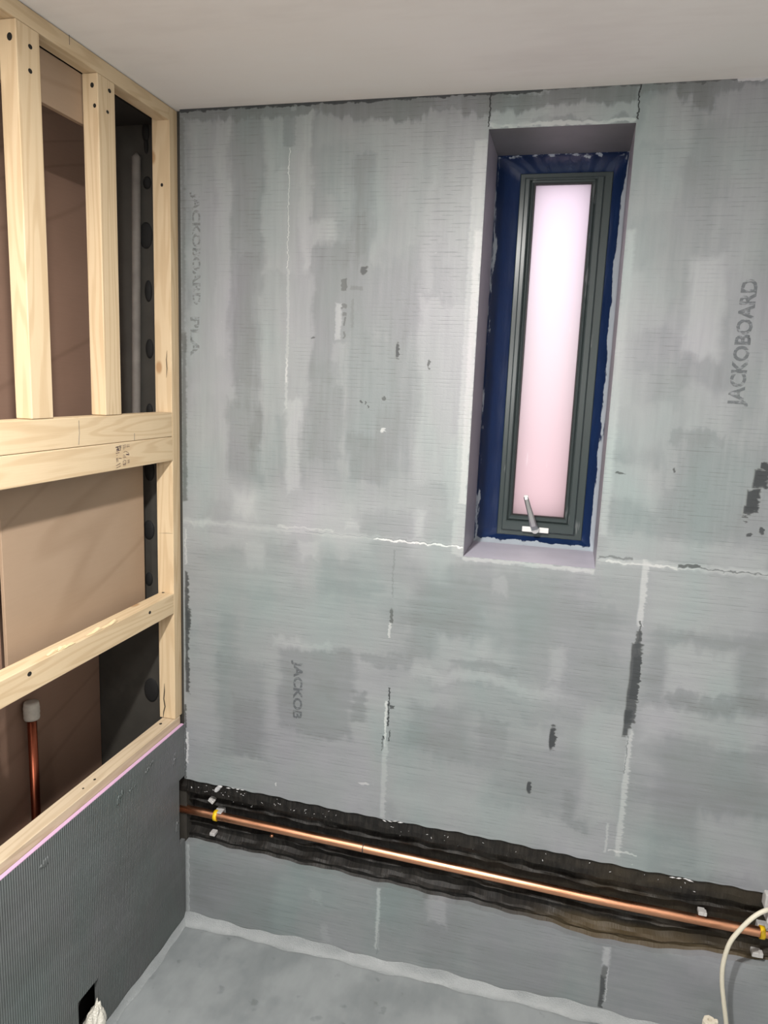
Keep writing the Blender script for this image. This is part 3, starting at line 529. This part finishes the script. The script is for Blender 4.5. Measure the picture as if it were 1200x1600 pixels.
# membrane collar from the reveal to the frame
FX0, FX1, FZ0, FZ1 = .842, 1.073, 1.237, 2.188
bm = bmesh.new(); N_ = 40
def ring_pts(x0, x1, z0, z1, y, wob=0):
    pts = []
    for k in range(N_): t = k / N_; pts.append((x0 + (x1 - x0) * t, y, z0))
    for k in range(N_): t = k / N_; pts.append((x1, y, z0 + (z1 - z0) * t))
    for k in range(N_): t = k / N_; pts.append((x1 - (x1 - x0) * t, y, z1))
    for k in range(N_): t = k / N_; pts.append((x0, y, z1 - (z1 - z0) * t))
    return [bm.verts.new((p[0], p[1] + wob * math.sin(i * 1.3) + wob * .7 * math.sin(i * .45), p[2])) for i, p in enumerate(pts)]
r0 = ring_pts(WX0, WX1, WZ0, WZ1, .200); r1 = ring_pts(WX0 + .004, WX1 - .004, WZ0 + .004, WZ1 - .004, .216, .001); r2 = ring_pts(FX0 - .012, FX1 + .006, FZ0 - .003, FZ1 + .008, .238, .0015); r3 = ring_pts(FX0 + .004, FX1 - .004, FZ0 + .004, FZ1 - .004, .247)
for A, B in ((r0, r1), (r1, r2), (r2, r3)):
    for k in range(4 * N_): bm.faces.new((A[k], A[(k + 1) % (4 * N_)], B[(k + 1) % (4 * N_)], B[k]))
link('waterproof_membrane', bm, M['navy'], win, True)
def ring(bm, o, i, y0, y1, bev=0.0):
    """rectangular frame: o, i = (x0,x1,z0,z1) outer/inner"""
    def q(r, y): return [bm.verts.new(c) for c in ((r[0], y, r[2]), (r[1], y, r[2]), (r[1], y, r[3]), (r[0], y, r[3]))]
    b = bev
    ob = q(o, y1); of = q(o, y0 + b); of2 = q((o[0] + b, o[1] - b, o[2] + b, o[3] - b), y0); if2 = q((i[0] - b, i[1] + b, i[2] - b, i[3] + b), y0); inf = q(i, y0 + b); ib = q(i, y1)
    L_ = [ob, of, of2, if2, inf, ib]
    for A, B in zip(L_, L_[1:]):
        for k in range(4): bm.faces.new((A[k], A[(k + 1) % 4], B[(k + 1) % 4], B[k]))
    for k in range(4): bm.faces.new((ob[k], ob[(k + 1) % 4], ib[(k + 1) % 4], ib[k]))
GX0, GX1, GZ0, GZ1 = .882, 1.021, 1.296, 2.161
bm = bmesh.new(); ring(bm, (FX0, FX1, FZ0, FZ1), (.857, 1.050, 1.254, 2.174), .240, .31, .002); link('window_frame', bm, M['upvc'], win)
bm = bmesh.new(); ring(bm, (.8545, 1.0525, 1.2515, 2.1765), (.869, 1.034, 1.279, 2.170), .232, .30, .003); ring(bm, (.8688, 1.0342, 1.2788, 2.1702), (GX0 - .0035, GX1 + .0035, GZ0 - .0035, GZ1 + .0035), .2375, .30, .005)
sash = link('window_sash', bm, M['upvc'], win)
bm = bmesh.new(); ring(bm, (GX0 - .004, GX1 + .004, GZ0 - .004, GZ1 + .004), (GX0, GX1, GZ0, GZ1), .243, .262, .001); link('gasket', bm, M['gasket'], sash)
boxobj('glass', (GX0 - .003, .252, GZ0 - .003), (GX1 + .003, .2535, GZ1 + .003), M['glass'], sash)
# handle
hd = boxobj('window_handle', (.912, .226, 1.252), (.984, .2325, 1.2665), M['white_pl'], win, .0015, 2)
bm = bmesh.new(); bmesh.ops.create_cone(bm, cap_ends=True, segments=24, radius1=.012, radius2=.010, depth=.016, matrix=Matrix.Translation((.948, .219, 1.2615)) @ Matrix.Rotation(math.pi / 2, 4, 'X')); link('pivot', bm, M['metal'], hd, False)
bm = bmesh.new(); secs = []
for t, w_, y, th in ((0, .0085, .213, .010), (.12, .0095, .204, .010), (.3, .0085, .200, .008), (.6, .0072, .198, .007), (.92, .0062, .196, .007), (1, .0058, .196, .006)):
    cx = .948 + (.9175 - .948) * t; cz = 1.262 + (1.354 - 1.262) * t; dv = Vector((.092, 0, .0305)).normalized()
    secs.append([bm.verts.new(Vector((cx, y + sy * th / 2, cz)) + dv * w_ * sx) for sx, sy in ((-1, -.6), (-.6, -1), (.6, -1), (1, -.6), (1, 1), (-1, 1))])
for A, B in zip(secs, secs[1:]):
    for k in range(6): bm.faces.new((A[k], A[(k + 1) % 6], B[(k + 1) % 6], B[k]))
bm.faces.new(secs[0]); bm.faces.new(secs[-1][::-1]); lv = link('lever', bm, M['metal'], hd)
boxobj('lever_tip', (.9125, .1925, 1.352), (.9245, .200, 1.358), M['white_pl'], hd, .001)
# outer masonry around the frame, so that daylight only comes through the glass
bm = bmesh.new(); ring(bm, (-.41, 2.02, -.07, 2.37), (FX0 + .01, FX1 - .01, FZ0 + .01, FZ1 - .01), .262, .272)
mo_ = link('outer_masonry', bm, M['room'], wb)

# ================================================================== timber stud frame
fr = tag(empty('stud_frame', (-.031, -.6, .64)), 'pale pine stud frame of uprights and rails standing on the low grey board', 'stud frame')
XF, XB = -.0125, -.0505
def timber(name, lo, hi, mat, tilt=None): 
    o = boxobj(name, lo, hi, mat, fr, .0016, 2); return o
YL = -1.25
top = timber('top_plate', (XB, YL, 2.266), (XF, -.0295, 2.2985), M['wood_y'])
endst = timber('stud', (-.062, -.029, .6655), (XF, .0105, 2.2985), M['wood_z'])
s2 = timber('stud', (XB, -.318, 1.5425), (XF, -.257, 2.2655), M['wood_z'])
s1 = timber('stud', (XB, -.557, 1.5425), (XF, -.495, 2.2655), M['wood_z'])
# slight lean of the nearer stud
ra = timber('rail', (XB, YL, 1.4775), (XF, -.0295, 1.5415), M['wood_y'])
rb = timber('rail', (XB, YL, 1.4125), (XF + .0008, -.0295, 1.4765), M['wood_y'])
rc = timber('rail', (XB - .004, YL, .983), (XF, -.0295, 1.0405), M['wood_y'])
sp_ = timber('sole_plate', (XB - .004, YL, .6285), (XF, -.0005, .6645), M['wood_dull'])
sp_['label'] = 'duller sole plate on the edge of the low board'
# screw holes: dark countersunk discs with a pale torn rim
def hole(p, parent, facing, r=.0042):
    bm = bmesh.new()
    rot = Matrix.Rotation(math.pi / 2, 4, 'Y') if facing == 'x' else (Matrix.Rotation(math.pi / 2, 4, 'X') if facing == 'y' else Matrix())
    bmesh.ops.create_cone(bm, cap_ends=True, segments=14, radius1=r, radius2=r, depth=.0012, matrix=Matrix.Translation(p) @ rot @ Matrix.Diagonal((1, 1.25, 1, 1)))
    return link('screw_hole', bm, M['hole'], parent)
hole((-0.0264, -0.5570, 2.2352), s1, 'y', 0.0055)
hole((-0.0125, -0.5213, 2.2319), s1, 'x', 0.0042)
hole((-0.0125, -0.5239, 2.1892), s1, 'x', 0.0042)
hole((-0.0259, -0.3180, 2.2412), s2, 'y', 0.0042)
hole((-0.0210, -0.3180, 2.2005), s2, 'y', 0.0035)
hole((-0.0125, -0.2765, 2.2441), s2, 'x', 0.0042)
hole((-0.0125, -0.2853, 2.1984), s2, 'x', 0.0035)
hole((-0.0125, -0.5311, 1.4392), rb, 'x', 0.0042)
hole((-0.0125, -0.1366, 1.4445), rb, 'x', 0.0042)
hole((-0.0125, -0.5969, 1.0249), rc, 'x', 0.0048)
hole((-0.0125, -0.1511, 1.0223), rc, 'x', 0.0042)
hole((-0.0350, -0.0290, 2.1138), endst, 'y', 0.0035)
hole((-0.0378, -0.0643, 0.6645), sp_, 'z', 0.0038)
hole((-0.0302, -0.3742, 0.6645), sp_, 'z', 0.0030)
hole((-0.0441, -0.0320, 1.0405), rc, 'z', 0.0038)
hole((-0.0312, -0.4166, 0.6645), sp_, 'z', 0.0022)
def scratch(name, pts, w_, mat, parent):
    bm = bmesh.new(); tube(bm, pts, w_, 6); return link(name, bm, mat, parent)
scratch('drying_split', [(-0.0454, -0.029, 0.7703), (-0.0457, -0.029, 0.747), (-0.048, -0.029, 0.7232), (-0.0442, -0.029, 0.7003), (-0.0486, -0.029, 0.6839), (-0.0509, -0.029, 0.6638)], [0.00048, 0.0016, 0.0016, 0.0016, 0.0016, 0.00048], M['hole'], endst)
scratch('drying_split', [(-0.0257, -0.029, 1.702), (-0.0278, -0.029, 1.6788), (-0.0262, -0.029, 1.6556), (-0.0284, -0.029, 1.6322)], [0.00033, 0.0011, 0.0011, 0.00033], M['hole'], endst)
scratch('pencil_line', [(-0.0125, -0.4152, 1.5347), (-0.0125, -0.4144, 1.5083), (-0.0125, -0.4178, 1.4821)], [0.0006, 0.0006, 0.0006], M['darkmetal'], ra)
scratch('pencil_line', [(-0.0125, -0.2061, 1.4955), (-0.0125, -0.2067, 1.4783)], [0.0006, 0.0006], M['darkmetal'], ra)
scratch('pencil_line', [(-0.0125, -0.4071, 2.3009), (-0.0125, -0.4071, 2.2822)], [0.0006, 0.0006], M['darkmetal'], top)
scratch('pencil_line', [(-0.0574, -0.029, 1.2084), (-0.0337, -0.029, 1.2106), (-0.0141, -0.029, 1.2114)], [0.00015, 0.0005, 0.00015], M['hole'], endst)
# splinters on the middle rail and torn wood
for (y0, z) in ((-.47, 1.0415), (-.50, 1.0415), (-.36, 1.0415), (-.335, 1.0415), (-.385, 1.0415), (-.52, 1.0415)):
    bm = bmesh.new()
    for k in range(3):
        y = y0 + random.uniform(-.02, .02); a = random.uniform(.012, .03)
        prism(bm, [(y, z), (y + a, z + random.uniform(.001, .006)), (y + a * 1.25, z + .0006), (y + a * .5, z - .0005)], 'x', XF - .006 - random.uniform(0, .004), XF - random.uniform(-.001, .004))
    link('splinter', bm, M['chip'], rc)
# stamp on the rail
def stamp():
    bm = bmesh.new(); xx = XF + .0014
    def bar(y0, z0, y1, z1, w_):
        a = Vector((xx, y0, z0)); b = Vector((xx, y1, z1)); d = (b - a).normalized(); n_ = Vector((1, 0, 0)).cross(d) * w_ / 2
        bm.faces.new([bm.verts.new(q) for q in (a + n_, b + n_, b - n_, a - n_)])
    Y = lambda u: -.286 + u * .057      # 0..1 across
    Z = lambda v: 1.470 - v * .054      # 0..1 down
    for seg in ((0,.06,.42,.02,4),(.05,.16,.40,.10,5),(.12,.02,.20,.20,4),(.30,0,.34,.20,4),(.05,.22,.35,.20,3),(0,.32,.25,.30,2.5),(.05,.42,.12,.40,2),(.05,.52,.05,.72,4),(.12,.52,.14,.70,3),(.20,.55,.40,.57,2),
                (0,.86,.32,.78,2.5),(0,.97,.32,.90,2.5),(.50,.02,.72,.0,3),(.50,.09,.72,.07,1.5),(.50,.14,.7,.13,1.5),(.52,.2,.60,.2,2),(.55,.32,.66,.28,2.2),(.66,.28,.86,.34,2.2),(.70,.42,.95,.46,4.5),(.85,.34,.95,.44,2),(.62,.44,.66,.54,1.8),
                (.50,.44,.60,.44,1.8),(.50,.52,.74,.56,2),(.52,.60,.60,.62,2),(.50,.70,.72,.68,2),(.50,.70,.50,.86,2),(.70,.69,.70,.84,2),(.50,.86,.70,.84,3.5),(.52,.77,.66,.77,1.5),(.48,.93,.7,.90,1.2),
                (.78,.02,.98,.0,1.5),(.78,.09,.98,.08,2.5),(.80,.70,.98,.69,1.5),(.80,.76,.98,.75,1.5),(.80,.82,.98,.81,1.5),(.88,.69,.88,.82,1.5)):
        bar(Y(seg[0]), Z(seg[1]), Y(seg[2]), Z(seg[3]), seg[4] * .0006)
    link('timber_stamp', bm, M['stamp'], rb)['label'] = 'small dark purple grading stamp'
stamp()

# ================================================================== cavity contents
tag(boxobj('plywood_sheet', (-.0985, -.568, .962), (-.0905, -.048, 1.525), M['ply'], None, .0008), 'pale plywood panel with a dark wavy grain line, behind the gap between the rails', 'plywood sheet')
tag(boxobj('plywood_sheet', (-.1085, -1.2, .90), (-.1005, -.5725, 1.525), M['ply_far'], None, .0008), 'sliver of shaded plywood left of the pale panel between the rails', 'plywood sheet')
tag(boxobj('plywood_sheet', (-.2985, -1.6, .02), (-.286, .010, 2.28), M['ply_far'], None, .0008), 'large brown plywood sheet deep behind the studs, full height', 'plywood sheet')
tag(boxobj('plywood_strip', (-.0645, -1.2, 2.165), (-.0520, -.290, 2.265), M['ply'], None, .0008), 'short plywood strip under the top plate, behind the two hanging studs', 'plywood strip')
# adhesive dabs on the end board
for (x, z, rx_, rz_) in ((-0.104, 2.255, 0.011, 0.025), (-0.103, 2.221, 0.006, 0.020), (-0.102, 2.131, 0.012, 0.016), (-0.108, 2.000, 0.020, 0.034), (-0.103, 1.858, 0.011, 0.028), (-0.102, 1.707, 0.012, 0.026), (-0.105, 1.540, 0.010, 0.020), (-0.108, 1.375, 0.016, 0.030), (-0.113, 1.205, 0.018, 0.028), (-0.113, 0.724, 0.024, 0.037), (-0.115, 1.061, 0.012, 0.020)):
    bm = bmesh.new(); bmesh.ops.create_uvsphere(bm, u_segments=20, v_segments=10, radius=1, matrix=Matrix.Translation((x, .0115, z)) @ Matrix.Diagonal((rx_, .006, rz_, 1)))
    link('adhesive_dab', bm, M['dab'], cb, True)
# white conduit on the end board
cd = bmesh.new(); pts = [(-.124 - (2.2 - z) * .020, -.002, z) for z in (2.2, 2.19, 2.0, 1.8, 1.6, 1.4, 1.2)]
tube(cd, pts, [.004, .0115, .0115, .0115, .0115, .0115, .0115], 16)
cdo = tag(link('plastic_conduit', cd, M['conduit'], None, True), 'dusty pale vertical conduit in the dark gap beside the corner stud', 'conduit')
# capped copper stub
cp = tag(empty('capped_copper_pipe', (-.262, -.305, .0)), 'upright dark copper pipe stub with white wrapped cap, behind the lowest rail opening', 'pipe')
bm = bmesh.new(); tube(bm, [(-.262, -.305, .0), (-.262, -.305, .4), (-.262, -.305, .765)], .0115, 24); link('pipe', bm, M['copper2'], cp, True)
bm = bmesh.new(); tube(bm, [(-.262, -.305, z) for z in (.752, .754, .760, .766, .772, .778, .784, .790, .796, .800, .801)], [.012, .0185, .020, .0192, .0202, .0194, .0202, .0192, .0186, .0175, .010], 24); link('cap', bm, M['tape'], cp, True)['label'] = 'white taped end cap'

# ================================================================== long copper pipe in the chase
PY, PZ = -.002, .0
def pz(x): return .3595 - .024 * max(0, min(1.2, x)) 
PYc = .016
bm = bmesh.new(); tube(bm, [(x, PYc, pz(x)) for x in [-.045 + .1 * i for i in range(20)] + [1.94]], .0125, 28)
cpl = tag(empty('copper_pipe', (.9, PYc, .34)), 'long bright copper pipe running level along the black recess low in the wall', 'pipe')
link('tube', bm, M['copper'], cpl, True)
bm = bmesh.new(); tube(bm, [(.548, PYc, pz(.55)), (.5495, PYc, pz(.55)), (.551, PYc, pz(.55))], .0130, 28); link('scored_ring', bm, M['darkmetal'], cpl, True)
def clip(x, label):
    e = tag(empty('pipe_clip', (x, PYc, pz(x))), label, 'pipe clip')
    z = pz(x); bm = bmesh.new(); n = 26; A = []; 
    for i in range(n + 1):
        a = math.radians(-150 + 300 * i / n); r0_, r1_ = .0128, .0158
        A.append([bm.verts.new((x + dx_, PYc - r * math.cos(a), z + r * math.sin(a))) for r, dx_ in ((r0_, -.0055), (r1_, -.0055), (r1_, .0055), (r0_, .0055))])
    for P_, Q_ in zip(A, A[1:]):
        for k in range(4): bm.faces.new((P_[k], P_[(k + 1) % 4], Q_[(k + 1) % 4], Q_[k]))
    bm.faces.new(A[0]); bm.faces.new(A[-1][::-1])
    link('clip_band', bm, M['yellow'], e, True)
    bm = bmesh.new(); box(bm, (x - .008, PYc + .012, z - .010), (x + .016, PYc + .034, z + .012), .002, seg=2); box(bm, (x + .006, PYc - .010, z + .0128), (x + .020, PYc + .014, z + .0175), .0015, seg=2)
    link('clip_base', bm, M['dirty_white'], e)
    return e
clip(.094, 'yellow pipe clip on the copper pipe near the left corner')
clip(1.583, 'yellow pipe clip on the copper pipe at the right edge, by the white cable')
def plug(x, y, z, label, wx=.017, hz_=.010, rot=0.):
    bm = bmesh.new(); box(bm, (-wx / 2, -.008, -hz_ / 2), (wx / 2, .014, hz_ / 2), .0018, seg=2)
    box(bm, (wx * .2, -.012, -hz_ * .2), (wx * .62, .004, hz_ * .75), .001)
    bmesh.ops.rotate(bm, verts=bm.verts[:], cent=(0, 0, 0), matrix=Matrix.Rotation(rot, 3, 'Y')); bmesh.ops.translate(bm, verts=bm.verts[:], vec=(x, y, z))
    return tag(link('plastic_stub', bm, M['dirty_white']), label, 'plastic stub')
plug(.078, .018, .403, 'grey white plastic stub just above the left yellow clip', rot=.5)
plug(.082, .020, .294, 'white plastic stub below the left yellow clip')
plug(1.440, .014, .3545, 'white plastic stub on top of the pipe, left of the cable')
plug(1.577, .016, .270, 'white plastic stub low in the recess under the right yellow clip', .022, .013)
# white block at the top right edge of the recess
tag(boxobj('plastic_block', (1.570, -.020, .418), (1.62, .012, .458), M['dirty_white'], None, .003, 2), 'white plastic block at the top of the recess on the right edge', 'plastic block')
bm = bmesh.new()
for k in range(6): bmesh.ops.create_icosphere(bm, subdivisions=2, radius=1, matrix=Matrix.Translation((.112 - .003 * k, .004 + .001 * k, .462 - .004 * k)) @ Matrix.Diagonal((.006 + .002 * random.random(), .005, .005, 1)))
tag(link('plaster_lump', bm, M['plaster'], None, True), 'pale lump of plaster on the top lip of the recess, above left clip', 'lump')
bm = bmesh.new()
random.seed(3)
def crumb(x, y, z, a, b, ang):
    d = Vector((math.cos(ang), 0, math.sin(ang))) * a; n_ = Vector((-math.sin(ang), 0, math.cos(ang))) * b
    c0 = Vector((x, y, z)); f = Vector((0, -b, 0))
    vs2 = [bm.verts.new(q) for q in (c0 - d, c0 + n_, c0 + d, c0 - n_, c0 + f)]
    for k in range(4): bm.faces.new((vs2[k], vs2[(k + 1) % 4], vs2[4]))
    bm.faces.new(vs2[:4][::-1])
for i in range(52):
    x = abs(random.gauss(0, .35)) + .01 if i < 26 else random.uniform(.0, 1.5)
    z = chase_top(x) - random.uniform(.010, .035); crumb(x, .003, z, random.uniform(.001, .0038), random.uniform(.0006, .0014), random.uniform(0, 3.14))
for i in range(24): crumb(random.uniform(.02, 1.5), .028, chase_top(.5) - random.uniform(.045, .06), random.uniform(.001, .003), .001, random.uniform(0, 3.14))
# paint splashes that bridge the board edge
for x in (.14, .155, .17, .185, .61, .625, .64, .655, 1.36, 1.375, 1.39, 1.40): crumb(x, .001, chase_top(x) - random.uniform(.0, .006), random.uniform(.005, .011), random.uniform(.0012, .003), random.uniform(-.3, .2))
tag(link('debris', bm, M['plaster']), 'white plaster crumbs and splashes scattered on the black recess', 'debris', kind='stuff')
# copper elbow peeking below the pipe
bm = bmesh.new(); tube(bm, [(.262, .034, .322), (.266, .030, .318), (.270, .026, .3175)], [.002, .007, .004], 10)
link('solder_drip', bm, M['copper'], cpl, True)

# ================================================================== cable, fitting, bag
cb_pts = [(1.66, .004, .392), (1.625, -.010, .405), (1.590, -.030, .425), (1.568, -.05, .440), (1.538, -.058, .420), (1.508, -.064, .378), (1.491, -.066, .340), (1.484, -.066, .285), (1.487, -.066, .235), (1.497, -.064, .182), (1.510, -.062, .120), (1.52, -.060, .06), (1.528, -.060, .012), (1.56, -.085, .006), (1.64, -.15, .006)]
def smooth(pts, n=7):
    P = [Vector(p) for p in pts]; out = []
    for i in range(len(P) - 1):
        p0, p1, p2, p3 = P[max(i - 1, 0)], P[i], P[i + 1], P[min(i + 2, len(P) - 1)]
        for k in range(n):
            t = k / n; out.append(.5 * ((2 * p1) + (-p0 + p2) * t + (2 * p0 - 5 * p1 + 4 * p2 - p3) * t * t + (-p0 + 3 * p1 - 3 * p2 + p3) * t ** 3))
    return out + [P[-1]]
bm = bmesh.new(); tube(bm, smooth(cb_pts), .0054, 14)
cbl = tag(empty('cable', (1.52, -.06, 0)), 'cream white cable hanging in a curve over the copper pipe at the right edge', 'cable')
link('cable_sheath', bm, M['cable'], cbl, True)
boxobj('cable_grommet', (1.572, -.045, .398), (1.598, -.010, .424), M['dirty_white'], cbl, .003, 2)
# capped pipe end standing by the wall
fx, fy = 1.462, -.10
ft = tag(empty('pipe_fitting', (fx, fy, 0)), 'cream pipe end fitting standing on the floor, left of the cable', 'pipe fitting')
bm = bmesh.new(); tube(bm, [(fx, fy, 0), (fx, fy, .10), (fx, fy, .125)], .011, 20); link('pipe', bm, M['cream'], ft, True)
bm = bmesh.new(); R_ = []
for z, r in ((.118, .0135), (.121, .0155), (.150, .0155), (.154, .014), (.154, .005), (.146, .004)): R_.append([bm.verts.new((fx + r * math.cos(math.pi * k / 4), fy + r * math.sin(math.pi * k / 4), z)) for k in range(8)])
for A, B in zip(R_, R_[1:]):
    for k in range(8): bm.faces.new((A[k], A[(k + 1) % 8], B[(k + 1) % 8], B[k]))
bm.faces.new(R_[-1]); cpn = link('cap_nut', bm, M['cream'], ft)
boxobj('nub', (fx + .012, fy - .004, .140), (fx + .019, fy + .006, .156), M['cream'], cpn, .001)
# plastic bag stuffed in the hole
bm = bmesh.new(); bmesh.ops.create_icosphere(bm, subdivisions=4, radius=1)
from mathutils import noise as mn
for v in bm.verts:
    c = v.co.copy(); k = 1 + .22 * mn.noise(c * 2.2) + .10 * mn.noise(c * 6); v.co = Vector((c.x * .026 * k, c.y * .028 * k, c.z * .052 * k))
    if c.z > 0: v.co.x *= 1 - .6 * c.z; v.co.y *= 1 - .75 * c.z
bmesh.ops.rotate(bm, verts=bm.verts[:], cent=(0, 0, 0), matrix=Matrix.Rotation(-.25, 3, 'X')); bmesh.ops.translate(bm, verts=bm.verts[:], vec=(.004, -.448, .062))
tag(link('plastic_bag', bm, M['bag'], None, True), 'crumpled clear plastic bag in the hole low in the left board', 'plastic bag')
bm = bmesh.new(); tube(bm, smooth([(-.055, -.48, .03), (-.04, -.475, .09), (-.035, -.46, .12), (-.04, -.44, .13), (-.05, -.43, .12)]), .007, 12)
tag(link('waste_pipe', bm, M['gasket'], None, True), 'black pipe inside the hole behind the plastic bag', 'pipe')
